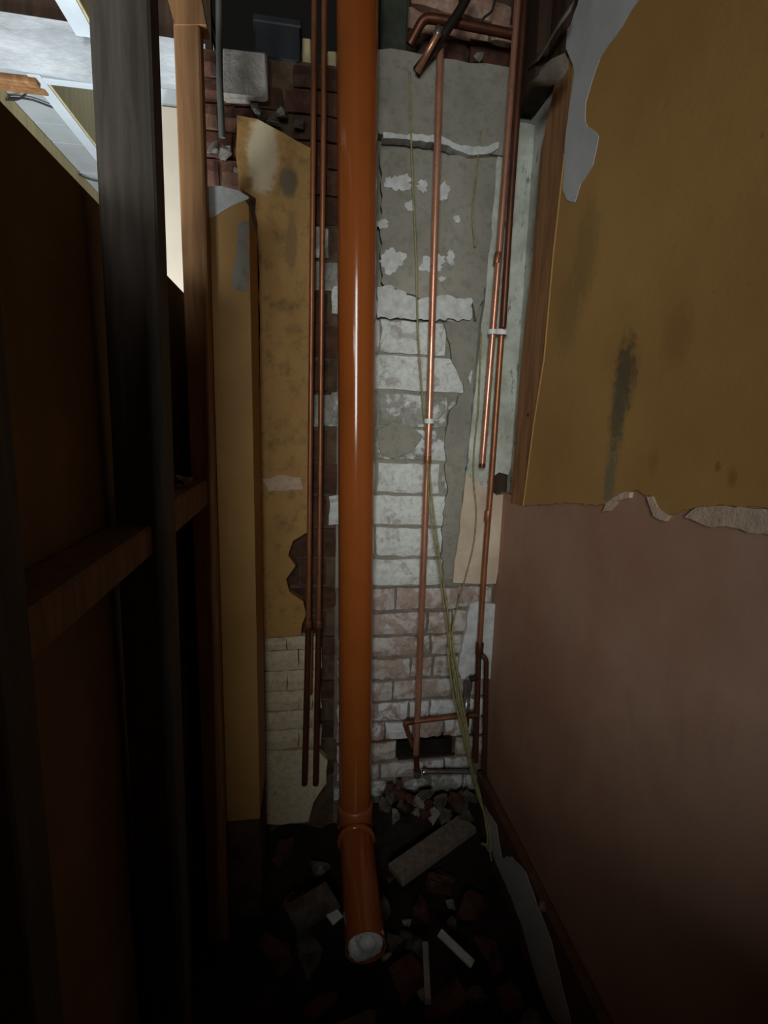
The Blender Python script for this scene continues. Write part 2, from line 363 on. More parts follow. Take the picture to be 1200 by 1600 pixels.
# cream painted bricks low on the left, in front of the brown ones
YL = 1.592
zl = lambda y: at(450, y, Y=YL).z
ly = [996, 1017, 1049, 1081, 1112, 1142, 1172]
for i in range(len(ly)-1):
    xs = [(-.135, -.021), (-.02, .024), (.025, .055)] if i % 2 else [(-.135, -.059), (-.058, .021), (.022, .05)]
    for a, b in xs: brick(a, b, zl(ly[i+1]-.8), zl(ly[i]+.8), 'brick_left', 0, y=YL)
p = rough_poly(wavy([(406, 1174), (497, 1174), (512, 1190), (510, 1225), (490, 1255), (482, 1285), (440, 1290), (408, 1288)], Y=YL), .03, .003)
obj('plaster_patch', MB().prism(flat(p, 1, YL+.004), (0, .03, 0)), 'brick_left', wall)
# upper left: sooty bricks, a whitish block, rubble on the broken top
ty = [92, 132, 172, 214, 256, 300]
for i in range(len(ty)-1):
    xs = [(-.285, -.20), (-.19, -.06), (-.05, .10)] if i % 2 else [(-.285, -.235), (-.225, -.12), (-.03, .10)]
    for a, b in xs:
        brick(a, b, zt(ty[i+1]-2, 430), zt(ty[i]+3, 430), 'brick_red' if random.random() < .6 else 'brick_dark', random.uniform(0, .012))
a, b = at(347, 150, Y=1.6), at(418, 82, Y=1.6)
obj('mortared_block', MB().box((a.x, 1.597, a.z), (b.x, 1.64, b.z), .006, .003), 'rub_white', wall)['label'] = 'whitish grey block in the broken top of the wall'
for px, py, s in ((330, 228, .05), (352, 240, .04), (398, 178, .05), (440, 176, .045), (468, 196, .05), (425, 190, .035), (376, 268, .03)):
    c = at(px, py, Y=1.6); obj('mortar_lump', MB().chunk(c, (s, .04, s*.6)), 'rub_grey', wall)
# yellow plaster
YP = 1.575
p = wavy([(370, 180), (402, 186), (440, 206), (487, 232), (489, 500), (480, 832), (458, 845), (450, 868), (462, 884), (447, 905), (452, 925), (474, 940), (478, 960), (470, 992), (415, 998), (403, 1000), (400, 860), (406, 500), (400, 310), (372, 292)], Y=YP)
pp = flat(rough_poly(p, .03, .004), 1, YP)
obj('plaster_panel', MB().prism(pp, (0, .042, 0)), 'yellow', wall)['label'] = 'cream yellow painted plaster with a torn slanting top'
p = flat(rough_poly(wavy([(408, 748), (440, 742), (470, 746), (474, 764), (420, 768)], Y=YP), .015, .003), 1, YP-.003)
obj('torn_plaster_edge', MB().prism(p, (0, .003, 0)), 'torn', wall)
# plastered pier at the left with its white top
x0, x1 = -.240, -.130; yp0, yp1 = 1.35, 1.572
zb = .30; ztop = at(330, 291, Y=1.35).z
bm = MB(); pr = [Vector((x0, yp0, zb)), Vector((x1, yp0, zb)), Vector((x1, yp0, ztop-.035)), Vector((x1-.02, yp0, ztop-.008)), Vector((x0, yp0, ztop))]
pier = obj('wall_pier', bm.prism(pr, (0, yp1-yp0, 0)), 'pier'); tag(pier, 'cream yellow plastered pier beside the timber studs', 'pier', kind='structure')
p = wavy([(313, 292), (345, 291), (372, 298), (389, 308), (388, 311), (362, 322), (336, 338), (314, 346)], Y=yp0)
obj('paint_patch', MB().prism(flat(p, 1, yp0-.0015), (0, .002, 0)), 'chip_white', pier)['label'] = 'bare white top of the pier face'
p = rough_poly(wavy([(372, 350), (388, 344), (389, 440), (384, 456), (363, 452), (362, 430), (368, 400)], Y=yp0), .015, .003)
obj('grey_patch', MB().prism(flat(p, 1, yp0-.001), (0, .0015, 0)), 'render', pier)['label'] = 'grey patch'  # grey patch at the upper right of the pier face
obj('pier_base', MB().box((x0, yp0+.01, -.05), (x1, yp1, zb), .004, .003), 'brick_dark', pier)
# concrete block and render above the pale courses
a, b = at(600, 205, Y=1.6), at(790, 112, Y=1.6)
mb = MB(); n = 9; top = []; bot = []
for i in range(n+1):
    x = .19+(.60-.19)*i/n
    top.append(Vector((x, 1.592, b.z+.008+random.uniform(-.006, .006)))); bot.append(Vector((x, 1.592, a.z-.012-.02*i/n+random.uniform(-.006, .006))))
obj('concrete_lintel', MB().prism(bot+top[::-1], (0, .07, 0)), 'render', wall)['label'] = 'smooth grey concrete block over the render'
e = [at(x, y, Y=1.598) for x, y in [(598, 210), (625, 213), (650, 214), (685, 214), (700, 222), (718, 231), (738, 233), (760, 232), (777, 225)]]
mb = MB()
for i in range(len(e)-1):
    mb.add([e[i], e[i+1], e[i+1]-Vector((0, 0, random.uniform(.009, .02))), e[i]-Vector((0, 0, random.uniform(.009, .02)))], [(0, 1, 2, 3)])
    mb.v[-1].y = mb.v[-2].y = 1.596
lip = []
up = [q.copy() for q in e]; dn = [q-Vector((0, 0, random.uniform(.012, .022))) for q in e[::-1]]
obj('broken_render_lip', MB().prism(flat(rough_poly(up+dn, .012, .003), 1, 1.585), (0, .035, 0)), 'chip_white', wall)['label'] = 'pale broken edge across the render under the block'
p = rough_poly(wavy([(596, 232), (640, 234), (700, 242), (778, 246), (768, 420), (744, 500), (738, 470), (700, 462), (660, 470), (650, 462), (600, 446), (596, 440)], Y=1.606), .02, .005)
rc = obj('render_coat', MB().prism(flat(p, 1, 1.606), (0, .03, 0)), 'render', wall)
p = rough_poly(wavy([(694, 505), (740, 498), (742, 560), (732, 590), (740, 620), (725, 760), (717, 830), (708, 905), (692, 905), (690, 830), (700, 760), (694, 700), (704, 640), (726, 612), (706, 560)], Y=1.612), .02, .005)
obj('mortar_smear', MB().prism(flat(p, 1, 1.613), (0, .02, 0)), 'render', wall)
p = rough_poly(wavy([(590, 672), (612, 660), (640, 664), (660, 680), (648, 702), (620, 716), (596, 712)], Y=1.613), .015, .004)
obj('mortar_smear', MB().prism(flat(p, 1, 1.612), (0, .02, 0)), 'render', wall)
# flakes of white paint left on the render
for px, py, w, h in ((612, 408, 46, 50), (625, 286, 44, 34), (690, 300, 30, 32), (598, 350, 20, 20), (675, 412, 46, 36), (704, 402, 18, 28), (690, 436, 14, 10), (714, 342, 12, 16), (640, 322, 16, 22), (660, 290, 24, 22), (606, 285, 14, 22)):
    ring = []; ph = random.uniform(0, 9)
    for k in range(30):
        a_ = 2*math.pi*k/30; q = .78+.35*mn.noise(Vector((math.cos(a_)*1.1+ph, math.sin(a_)*1.1, 0)))+.3*mn.noise(Vector((math.cos(a_)*4+ph, math.sin(a_)*4, 5)))
        ring.append(at(px+math.cos(a_)*w/2*q, py+math.sin(a_)*h/2*q, Y=1.604))
    obj('paint_flake', MB().prism(flat(ring, 1, 1.6030+.0004*random.random()), (0, .003, 0)), 'chip_white', wall)
p = rough_poly(wavy([(590, 448), (614, 446), (650, 470), (660, 466), (690, 460), (738, 466), (735, 500), (590, 497)], Y=1.603), .012, .005)
obj('paint_flake', MB().prism(flat(p, 1, 1.604), (0, .006, 0)), 'chip_white', wall)
# pale plaster strip behind the right hand pipes
p = wavy([(776, 250), (770, 330), (758, 470), (748, 560), (740, 640), (728, 740), (752, 758), (764, 762), (766, 748), (780, 738), (794, 742), (800, 726), (830, 560), (858, 200), (800, 190)], Y=1.60)
obj('plaster_strip', MB().prism(flat(rough_poly(p, .03, .004), 1, 1.6), (0, .03, 0)), 'strip', wall)['label'] = 'pale greenish white plaster strip behind the pipes'
p = wavy([(729, 735), (752, 752), (764, 764), (776, 774), (790, 772), (798, 776), (800, 800), (775, 912), (708, 911), (714, 860)], Y=1.60)
obj('plaster_strip', MB().prism(flat(rough_poly(p, .03, .003), 1, 1.601), (0, .03, 0)), 'strip_low', wall)['label'] = 'pinkish lower end of the plaster strip'
p = wavy([(735, 945), (750, 940), (775, 945), (770, 1062), (722, 1062), (716, 1045), (728, 990)], Y=1.6)
obj('plaster_strip', MB().prism(flat(rough_poly(p, .02, .003), 1, 1.606), (0, .02, 0)), 'chip_white', wall)['label'] = 'white plaster patch low behind the pipe joint'
q = at(779, 755, Y=1.63); obj('hole_back', MB().box((q.x-.035, 1.622, q.z-.04), (q.x+.04, 1.66, q.z+.04)), 'wood_dark', wall)['label'] = 'dark block painting the shade in the knocked out hole beside the pipe'  # dark colour paints the shade inside this hole
# pinkish bricks at the top right
for r, (y0, y1) in enumerate([(-62, -34), (-30, 6), (12, 44), (50, 112)]):
    xs = [(.30, .44), (.45, .60), (.61, .68)] if r % 2 else [(.29, .37), (.38, .53), (.54, .68)]
    if r == 3: xs = [(.355, .47), (.478, .66)]
    for a, b in xs:
        brick(a, b, zt(y1, 720), zt(y0, 720), 'brick_top' if r < 3 else 'brick_red', random.uniform(-.006, .01), True, -.12, y=1.655)
a = at(640, 110, Y=1.6)
obj('render_patch', MB().box((.205, 1.60, a.z), (.285, 1.68, 2.95), .006, .004), 'render_dark', wall)
for px, py, s in ((628, 100, .04), (668, 98, .05), (735, 118, .035), (722, 120, .03), (650, 52, .03), (748, 88, .03)):
    obj('mortar_lump', MB().chunk(at(px, py, Y=1.615), (s, .03, s*.6)), 'chip_white' if py > 90 and px < 700 else 'rub_white', wall)

# ------------------------------------------------------------------ right wall
wr = empty('wall_right'); tag(wr, 'right wall, ochre painted plaster above and bare pink plaster below', 'wall', kind='structure')
XW = .65
obj('plaster_base', MB().box((XW, -2.2, -.1), (XW+.12, 1.33, 3.0)), 'pink', wr)['label'] = 'bare pink plaster'
zc = at(812, 779, X=XW).z
obj('plaster_base', MB().box((XW, 1.33, -.1), (XW+.12, YB+.02, zc)), 'pink', wr)
obj('chase_side', MB().box((XW+.02, 1.44, zc), (XW+.12, YB+.05, 3.0)), 'strip', wr)
edge = [(806, 792), (850, 788), (900, 786), (936, 790), (948, 788), (975, 770), (1000, 768), (1020, 776), (1036, 808), (1062, 800), (1100, 790), (1140, 788), (1200, 796), (1300, 800)]
pts = [at(x, y, X=XW) for x, y in edge]
pts += [Vector((XW, -2.2, pts[-1].z)), Vector((XW, -2.2, 3.0)), Vector((XW, 1.372, 3.0)), Vector((XW, 1.372, pts[0].z))]
pts = [at(x, y, X=XW) for x, y in edge]
fine = []
for p_, q_ in zip(pts, pts[1:]):
    n_ = max(1, int((q_-p_).length/.012))
    fine += [p_+(q_-p_)*(k/n_)+Vector((0, 0, random.uniform(-.003, .003))) for k in range(n_)]
fine.append(pts[-1]); fine.append(Vector((XW, -2.2, fine[-1].z)))
fine = [q for q in fine if q.y < 1.30]
mb = MB()
lead = [at(x, y, X=XW-.003) for x, y in [(819, 790), (836, 660), (852, 560), (866, 400), (884, 240), (897, 90)]]
lead.append(Vector((XW, lead[-1].y-.01, 3.0)))
mb.prism([(XW, q.y, q.z) for q in lead]+[(XW, fine[0].y, 3.0), (XW, fine[0].y, fine[0].z)], (-.006, 0, 0))
for p_, q_ in zip(fine, fine[1:]):
    mb.prism([(XW, p_.y, p_.z), (XW, q_.y, q_.z), (XW, q_.y, 3.0), (XW, p_.y, 3.0)], (-.006, 0, 0))
obj('paint_layer', mb, 'ochre', wr)['label'] = 'ochre yellow painted upper plaster'
for e in ([(946, 800), (952, 786), (975, 770), (990, 769), (988, 778), (968, 784), (955, 798)], [(1016, 776), (1026, 776), (1034, 794), (1050, 806), (1044, 814), (1026, 806)],
          [(1076, 808), (1092, 794), (1140, 790), (1200, 795), (1240, 806), (1240, 838), (1190, 834), (1150, 824), (1110, 822)]):
    p = flat(rough_poly([at(x, y, X=XW) for x, y in e], .012, .002), 0, XW-.008)
    obj('torn_plaster_edge', MB().prism(p, (.009, 0, 0)), 'torn', wr)
p = [(912, -20), (1010, -20), (985, 20), (962, 58), (938, 92), (926, 125), (916, 160), (915, 190), (936, 214), (927, 258), (908, 288), (899, 316), (886, 312), (880, 297), (884, 215), (893, 150), (898, 112), (886, 78), (872, 68), (892, 40)]
obj('primer_patch', MB().prism(flat(rough_poly([at(x, y, X=XW-.006) for x, y in p], .02, .003), 0, XW-.0075), (.0015, 0, 0)), 'primer', wr)['label'] = 'greyish white primer patch at the top corner'
# corner batten
t1 = empty('trim_1', (XW, 1.4, zc-.02)); tag(t1, 'orange brown timber batten standing along the end of the ochre wall', 'batten', kind='structure')
bl = [at(x, y, X=XW-.003) for x, y in [(797, 786), (814, 560), (832, 400), (844, 240), (874, 92)]]
br_ = [(XW-.002, q.y-.012, q.z) for q in lead[:-1]]
obj('batten', MB().prism([(XW-.002, q.y, q.z) for q in bl]+[Vector(q) for q in br_[::-1]], (.03, 0, 0)), 'wood_orange', t1)
obj('paint_bead', MB().tube([Vector((XW-.005, q.y, q.z)) for q in lead[:-2]], .004, 8), 'ochre', t1)
for py in (648,):
    q = at(826, py, X=XW-.001); obj('nail_head', MB().tube([q, q-Vector((.003, 0, 0))], .006, 10), 'copper_dark', t1)
# skirting
sk = empty('baseboard_right', (XW, .5, 0)); tag(sk, 'brown skirting board with worn grey white patches along the right wall', 'skirting', kind='structure')
zs = .205
obj('skirting_board', MB().box((XW-.028, -.5, -.06), (XW-.001, 1.60, zs), .005), 'skirt', sk)
p = [(757, 1258), (776, 1288), (784, 1340), (800, 1338), (822, 1362), (842, 1420), (862, 1470), (893, 1600), (930, 1760), (900, 1760), (866, 1600), (842, 1540), (814, 1440), (790, 1380), (772, 1340), (760, 1300)]
pp = rough_poly([at(x, y, X=XW-.028) for x, y in p], .02, .003)
for q in pp: q.z = max(q.z, -.055)
obj('paint_patch', MB().prism(flat(pp, 0, XW-.0295), (.002, 0, 0)), 'primer', sk)['label'] = 'worn grey white paint on the skirting'
q = at(848, 1415, X=XW-.03); obj('plaster_blob', MB().chunk(q, (.02, .03, .03)), 'rub_white', sk)
# dark timber packing and torn lining in the top right corner
tp = empty('trim_2', (.64, 1.52, 2.2)); tag(tp, 'dark old timber packing in the top right corner', 'timber', kind='structure')
obj('timber_block', MB().box((.605, 1.46, at(830, 150, X=.62).z), (.70, 1.61, 2.98), .006, .003), 'wood_dark', tp)
obj('timber_block', MB().box((.635, 1.376, at(890, 88, X=.64).z), (.70, 1.46, 2.98), .006, .003), 'wood_dark', tp)
pa = empty('torn_lining_paper', at(860, 130, X=.6)); tag(pa, 'torn curling flap of lining paper hanging in the top right corner', 'paper')
spine = [at(x, y, X=.602) for x, y in [(882, 100), (874, 112), (862, 122), (850, 134)]]
mb = MB(); vs = []
for i, s_ in enumerate(spine):
    w = (.045, .05, .04, .004)[i]
    for k in range(4): vs.append(s_+Vector((.012*math.sin(k*1.1+i), 0.0, w*(k/3-.5)))+Vector((-.01*i, 0, 0)))
mb.add(vs, [(i*4+k, i*4+k+1, i*4+k+5, i*4+k+4) for i in range(3) for k in range(3)], True)
flap = obj('flap', mb, 'paper', pa); md = flap.modifiers.new('thickness', 'SOLIDIFY'); md.thickness = .0012
st = [at(x, y, X=.60) for x, y in [(826, 98), (845, 82), (858, 60), (870, 38), (888, 14)]]
mb = MB(); vs = []
for i, s_ in enumerate(st):
    for k in range(3): vs.append(s_+Vector((.004*k, .012*math.sin(i), .012*(k-1))))
mb.add(vs, [(i*3+k, i*3+k+1, i*3+k+4, i*3+k+3) for i in range(4) for k in range(2)], True)
strip_ = obj('torn_strip', mb, 'paper', pa); md = strip_.modifiers.new('thickness', 'SOLIDIFY'); md.thickness = .0012

wf = empty('light_blocker'); obj('jamb_blocker', MB().box((.14, -.62, -.1), (XW, -.50, 3.0), .004), 'pink', wf); obj('low_blocker', MB().box((-.6, -.62, -.1), (.136, -.50, 1.23), .004), 'pink', wf); obj('top_blocker', MB().box((-.335, -.62, 2.36), (.138, -.50, 3.0), .004), 'pink', wf); tag(wf, 'unseen walls added behind the viewer to block the light', 'wall', kind='structure')  # unseen walls added behind the viewer to shade right wall, floor and top
# ------------------------------------------------------------------ left stud wall
wl = empty('wall_left', (-.285, .87, 0)); tag(wl, 'unlined timber stud partition at the left with brown boarding behind it', 'partition', kind='structure')
XS = -.322; zsh = 1.777
def lean_box(a, b, dx, ch=.003):
    mb = MB().box(a, b, ch, .0008)
    for v in mb.v: v.x += dx*(1-(v.z-a[2])/(b[2]-a[2]))
    return mb
obj('stud', lean_box((-.282, .40, -.05), (-.212, .45, 2.95), -.03), 'wood_grey', wl)['label'] = 'dark stud at the left edge'
obj('stud', lean_box((-.322, -.10, -.05), (-.215, -.05, 2.95), 0), 'wood_grey', wl)  # unseen stud added to keep the doorway light off the left stud
obj('stud', lean_box((-.283, .87, -.05), (-.203, .922, 2.95), -.035), 'wood_grey', wl)['label'] = 'broad grey brown stud, lit above the boarding'
s2 = obj('stud', lean_box((-.272, 1.292, -.05), (-.219, 1.337, at(290, 36, Y=1.292).z), -.004), 'wood_brown', wl); s2['label'] = 'narrow warm brown stud beside the pier'
a, b = at(258, -60, Y=1.29), at(318, 36, Y=1.29)
obj('brace', MB().prism([at(240, -80, Y=1.29), at(300, -80, Y=1.29), at(322, 38, Y=1.29), at(273, 38, Y=1.29)], (0, .045, 0)), 'wood_brown', wl)['label'] = 'diagonal brace over the narrow stud'
obj('noggin', MB().box((-.315, .452, 1.222), (-.248, .872, 1.272), .004), 'noggin', wl)
obj('noggin', MB().box((-.285, .922, 1.235), (-.235, 1.294, 1.298), .004), 'noggin', wl)
q = at(300, 744, X=-.24); obj('mortar_lump', MB().chunk((-.25, q.y, 1.312), (.035, .06, .022)), 'rub_white', wl)
obj('sheathing_board', MB().box((XS-.012, -.50, .953), (XS, 1.66, zsh)), 'board', wl)
obj('sheathing_board', MB().box((XS-.012, -.50, -.1), (XS, 1.66, .9525)), 'board', wl)

# ------------------------------------------------------------------ room beyond the studs: joists, boarding, beam
ce = empty('ceiling', (0, 0, 2.66)); tag(ce, 'white boarded ceiling with tan timber joists in the room beyond the studs', 'ceiling', kind='structure')
ZJ, ZC = 2.47, 2.665
def joist(x0, y0, y1, w=.045, z0=ZJ, z1=ZC, lab=None, mat='wood_tan'):
    o = obj('joist', MB().box((x0, y0, z0), (x0+w, y1, z1), .002), mat, ce)
    o_ = obj('lit_joist_edge', MB().box((x0-.001, y0, z0-.004), (x0+w-.006, y1, z0+.001)), 'white_ceiling', ce)  # white strip paints the lit underside of the joist
    return o
xa = at(40, 112, Z=ZJ).x
joist(xa, 1.92, 3.6)
xb = .5*(at(45, 165, Z=ZC).x+at(140, 300, Z=ZC).x)
joist(xb-.045, 1.92, 3.6)
xc = at(88, 0, Z=2.53).x
joist(xc, .4, 1.82, .06, 2.53, 2.72)
cy = [1.92] + [at(x, y, Z=ZC).y for x, y in ((55, 192), (85, 223), (128, 270))]
cy += [cy[-1]+.4, cy[-1]+.8, cy[-1]+1.2]
for i in range(len(cy)-1):
    obj('ceiling_board', MB().box((-2.4, cy[i]+.004, ZC+random.uniform(0, .006)), (-.30, cy[i+1]-.004, ZC+.02), .002), 'white_ceiling', ce)
obj('ceiling_backing', MB().box((-2.6, 1.9, ZC+.022), (-.29, 4.5, ZC+.05)), 'wood_dark', ce)
bt = [at(-60, 8, Y=1.86), at(3, 18, Y=1.86), at(145, 40, Y=1.86), at(272, 60, Y=1.86), at(330, 70, Y=1.86)]
bb = [at(330, 154, Y=1.86), at(272, 145, Y=1.86), at(150, 125, Y=1.86), at(8, 100, Y=1.86), at(-60, 90, Y=1.86)]
bb = [Vector((-.30, 1.86, bb[0].z))]+bb[1:]; bt[-1] = Vector((-.30, 1.86, bt[-1].z))
bt[0] = bt[0]+Vector((-1.2, 0, 0)); bb[-1] = bb[-1]+Vector((-1.2, 0, 0))
obj('beam', MB().prism(bt+bb, (0, .022, 0)), 'beam', ce)['label'] = 'wide limewashed beam crossing the room beyond the studs'
for dy, dz in ((.075, -.02), (.13, -.01)):
    obj('batten', MB().box((xa-.35, 1.86+dy, ZJ+dz), (xa+.02, 1.86+dy+.03, ZJ+dz+.02), .002), 'wood_orange', ce)
obj('batten', MB().box((-.80, 1.925, ZJ-.01), (-.60, 1.955, ZJ+.012), .002), 'white_ceiling', ce)
obj('roof_boarding', MB().box((-3, -.6, 3.06), (1.0, 1.855, 3.10)), 'wood_dark', ce)
obj('roof_boarding', MB().box((-3, 1.884, 2.575), (-.285, 1.915, 3.06)), 'wood_dark', ce)  # dark board added to paint the blackness above the beam
obj('roof_boarding', MB().box((-3, 1.3, 2.75), (-.30, 1.85, 2.78)), 'wood_dark', ce)
we = obj('wall_far', MB().box((-3.0, 3.6, -.1), (-.28, 3.7, 2.72)), 'post_tan'); tag(we, 'pale tan end wall of the room beyond the studs', 'wall', kind='structure')
t3 = empty('trim_3', (-.36, 1.62, 1.9)); tag(t3, 'pale grey plasterboard edge seen between the two studs', 'trim', kind='structure')
p1, p2, zt3 = at(250, 300, Y=1.60), at(300, 300, Y=1.60), at(262, 166, Y=1.6).z
obj('plasterboard', MB().box((p1.x, 1.60, .5), (p2.x, 1.80, zt3), .002), 'post_tan', t3)
obj('white_edge', MB().box((p1.x-.007, 1.602, .5), (p1.x-.001, 1.80, zt3-.01)), 'chip_white', t3)
q0, q1 = at(247, 165, Y=1.64), at(300, 142, Y=1.64)
obj('head_piece', MB().box((q0.x, 1.64, q0.z+.004), (q1.x, 1.70, q1.z), .003), 'white_ceiling', t3)
def cable(name, pts, r, mat, label, cat='cable', seg=8, group=None):
    n = 10; out = []
    P = [Vector(p) for p in pts]; Q = [P[0]*2-P[1]]+P+[P[-1]*2-P[-2]]
    for i in range(1, len(Q)-2):
        a, b, c, d = Q[i-1:i+3]
        for k in range(n):
            t = k/n; out.append(.5*((2*b)+(c-a)*t+(2*a-5*b+4*c-d)*t*t+(3*b-a-3*c+d)*t**3))
    out.append(P[-1])
    o = obj(name, MB().tube(out, r, seg), mat, None, out[0]); return tag(o, label, cat, group)
cable('cable', [at(x, y, Z=ZC-.012) for x, y in ((-30, 128), (12, 131), (30, 128))]+[at(x, y, Z=ZC-.03) for x, y in ((42, 135), (40, 146), (30, 154), (12, 156), (-30, 152))], .004, 'wire', 'thin dark cable looping under the white ceiling boards')
cable('cable', [at(x, y, Z=ZC-.012) for x, y in ((-20, 155), (25, 153), (50, 156), (75, 165), (95, 172))], .004, 'wire', 'thin dark cable sagging across the white boards to the tan joist')
cable('cable', [at(x, y, Z=ZC-.012) for x, y in ((100, 262), (120, 271), (140, 280), (165, 285), (190, 284))], .004, 'wire', 'lowest dark cable across the white boards beside the broad stud')

# ------------------------------------------------------------------ orange soil pipe
YO = 1.545
T, B = at(559, 0, Y=YO), at(555, 1250, Y=YO)
dirv = (T-B).normalized()
sp = empty('soil_pipe', B); tag(sp, 'large orange plastic soil pipe standing upright in front of the end wall', 'pipe')
obj('pipe_barrel', MB().tube([B-dirv*.02, T+dirv*.38], .055, 40), 'orange', sp)
R = .055
zb_ = B.z
c0 = B-dirv*.01
obj('socket', MB().tube([c0-dirv*.075, c0-dirv*.07, c0-dirv*.012, c0, c0+dirv*.003], [.058, .0605, .0615, .060, .0555], 40), 'orange_fit', sp)['label'] = 'paler orange socket at the foot of the pipe'
c1 = c0-dirv*.07
obj('seal_ring', MB().tube([c1, c1-dirv*.004, c1-dirv*.012, c1-dirv*.016], [.058, .0625, .0625, .058], 40), 'orange', sp)
ctr = c1-dirv*.012
endc = Vector((.160, 1.135, .062))
el = Vector((ctr.x, ctr.y, endc.z+.012))
path = bend([ctr, el, el+(endc-el)*.5], .09, 10)
s0 = path[-2]+(endc-el).normalized()*.055
obj('elbow', MB().tube(path[:-1]+[s0], .0575, 40), 'orange', sp)
sdir = (endc-el).normalized()
rim0 = s0 - sdir*.0
obj('socket_rim', MB().tube([rim0-sdir*.004, rim0, rim0+sdir*.012, rim0+sdir*.016], [.058, .0635, .0635, .0585], 40), 'orange', sp)['label'] = 'shiny raised rim of the elbow socket'
mb = MB(); seg = 40
mb.tube([s0, endc], .0555, seg, caps=False)
mb.tube([endc, endc-sdir*.12], .0515, seg, caps=False)
x_ = sdir.orthogonal().normalized(); y_ = sdir.cross(x_); vs = []
for rr in (.0555, .0515):
    for k in range(seg):
        a_ = 2*math.pi*k/seg; vs.append(endc+(x_*math.cos(a_)+y_*math.sin(a_))*rr)
mb.add(vs, [(k, (k+1) % seg, seg+(k+1) % seg, seg+k) for k in range(seg)])
obj('pipe_stub', mb, 'orange', sp)['label'] = 'open ended stub lying forwards on the rubble'
# crumpled plastic stuffed in the open end
bm = bmesh.new(); bmesh.ops.create_icosphere(bm, subdivisions=4, radius=.047)
for v in bm.verts:
    n_ = mn.turbulence(v.co*26, 3, False); v.co = v.co*(1.0-.28*n_)
    v.co = Vector((v.co.x, v.co.y*.6, v.co.z))+endc-sdir*.012
rg = obj('crumpled_bag', MB().bm(bm), 'rag', None, endc); tag(rg, 'crumpled whitish plastic stuffed in the open end of the orange stub', 'bag')

# ------------------------------------------------------------------ copper pipes
def pipe(name, pts, r, mat, label, round_=.02, group=None, cat='pipe', seg=16):
    t = empty(name, Vector(pts[-1])); tag(t, label, cat, group)
    obj('tube', MB().tube(bend(pts, round_) if len(pts) > 2 else pts, r, seg), mat, t); return t
def collar(parent, p, q, r, mat, name='coupling'):
    p, q = Vector(p), Vector(q); d_ = (q-p).normalized()
    return obj(name, MB().tube([p, p+d_*.003, q-d_*.003, q], [r*.93, r, r, r*.93], 16), mat, parent)
def lerp(a, b, t): return Vector(a)+(Vector(b)-Vector(a))*t
YC = 1.558
for i, (tx, mx, bx, lab) in enumerate(((492, 485, 475.5, 'left one of the two thin copper pipes beside the orange soil pipe'), (507.5, 501, 493, 'right one of the two thin copper pipes beside the orange soil pipe'))):
    a, mid, b = at(tx, -40, Y=YC), at(mx-3, 975, Y=YC), at(bx, 1226, Y=YC)
    t = pipe('copper_pipe', [a, mid], .0076, 'copper_dull', lab, group='pair of copper pipes left of the soil pipe')
    o = obj('lower_sleeve', MB().tube([mid+Vector((0, 0, .004)), b], .0095, 16), 'copper_dark', t); o['label'] = 'darker thicker lower length'
    collar(t, mid+Vector((0, 0, .012)), mid-Vector((0, 0, .012)), .0108, 'copper_dull')
a, b = at(486.5, 985, Y=1.566), at(485, 1085, Y=1.566)
pipe('copper_pipe', [a, b], .006, 'copper_dull', 'short thin copper tail between the two left hand pipes low down')
# middle pipe
YM = 1.58
a, k1, b = at(688, 78, Y=YM), at(671, 640, Y=YM), at(650, 1180, Y=YM)
mp_ = pipe('copper_pipe', [a, k1, b], .0108, 'copper', 'middle copper pipe running down the whitewashed bricks', .05)
collar(mp_, lerp(k1, b, .12), lerp(k1, b, .14), .0122, 'copper_dull')
f0, f1 = b, at(652, 1210, Y=YM-.01)
obj('tail', MB().tube([b+Vector((0, 0, .01)), f1], .0095, 14), 'copper_dark', mp_)
collar(mp_, b+Vector((0, 0, .006)), b-Vector((0, 0, .006)), .0125, 'brass')
collar(mp_, f1+Vector((0, 0, .012)), f1-Vector((0, 0, .008)), .0135, 'chrome', 'end_nut')
g0, g1 = at(662, 1206, Y=YM-.01), at(735, 1206, Y=YM-.01)
gp = pipe('steel_pipe', [g0, g1], .0075, 'chrome', 'short grey horizontal pipe at the foot of the middle copper pipe')
collar(gp, g0-Vector((.004, 0, 0)), g0+Vector((.012, 0, 0)), .011, 'chrome', 'end_nut')
# branch pipe in front of the hole
YBr = 1.575
br = [at(735, 1117, Y=YBr+.012), at(632, 1129, Y=YBr), at(645, 1166, Y=1.63)]
bp = pipe('copper_pipe', br, .0088, 'copper_dull', 'horizontal copper branch turning down into the dark hole in the bricks', .018)
collar(bp, lerp(br[1], br[0], .14), lerp(br[1], br[0], .03), .0105, 'copper_dark', 'elbow_collar')
# right hand pair
YRt = 1.566
a, k1, b = at(812, -40, Y=YRt), at(785, 330, Y=YRt), at(753, 731, Y=YRt)
rp = pipe('copper_pipe', [a, k1, b], .0098, 'copper', 'right hand copper pipe cut off short at half height', .2)
collar(rp, at(779, 395, Y=YRt), at(776, 412, Y=YRt), .0112, 'copper_dull')
collar(rp, lerp(b, k1, .02), b, .0103, 'copper_dark', 'cut_end')
YR2 = 1.572
pts = [at(818, -40, Y=YR2), at(800, 300, Y=YR2), at(782, 545, Y=YR2), at(768, 750, Y=YR2), at(757, 880, Y=YR2), at(749, 1015, Y=YR2)]
rq = pipe('copper_pipe', pts, .0092, 'copper_dull', 'full height copper pipe in the right corner running down to the valve', .15)
collar(rq, at(763, 798, Y=YR2), at(761.5, 815, Y=YR2), .0112, 'copper_dull')
collar(rq, at(750, 1004, Y=YR2), at(748.5, 1022, Y=YR2), .0135, 'copper_dark', 'tee')
obj('lower_leg', MB().tube([at(748, 1020, Y=YR2), at(743, 1190, Y=YR2)], .0098, 14), 'copper_dark', rq)
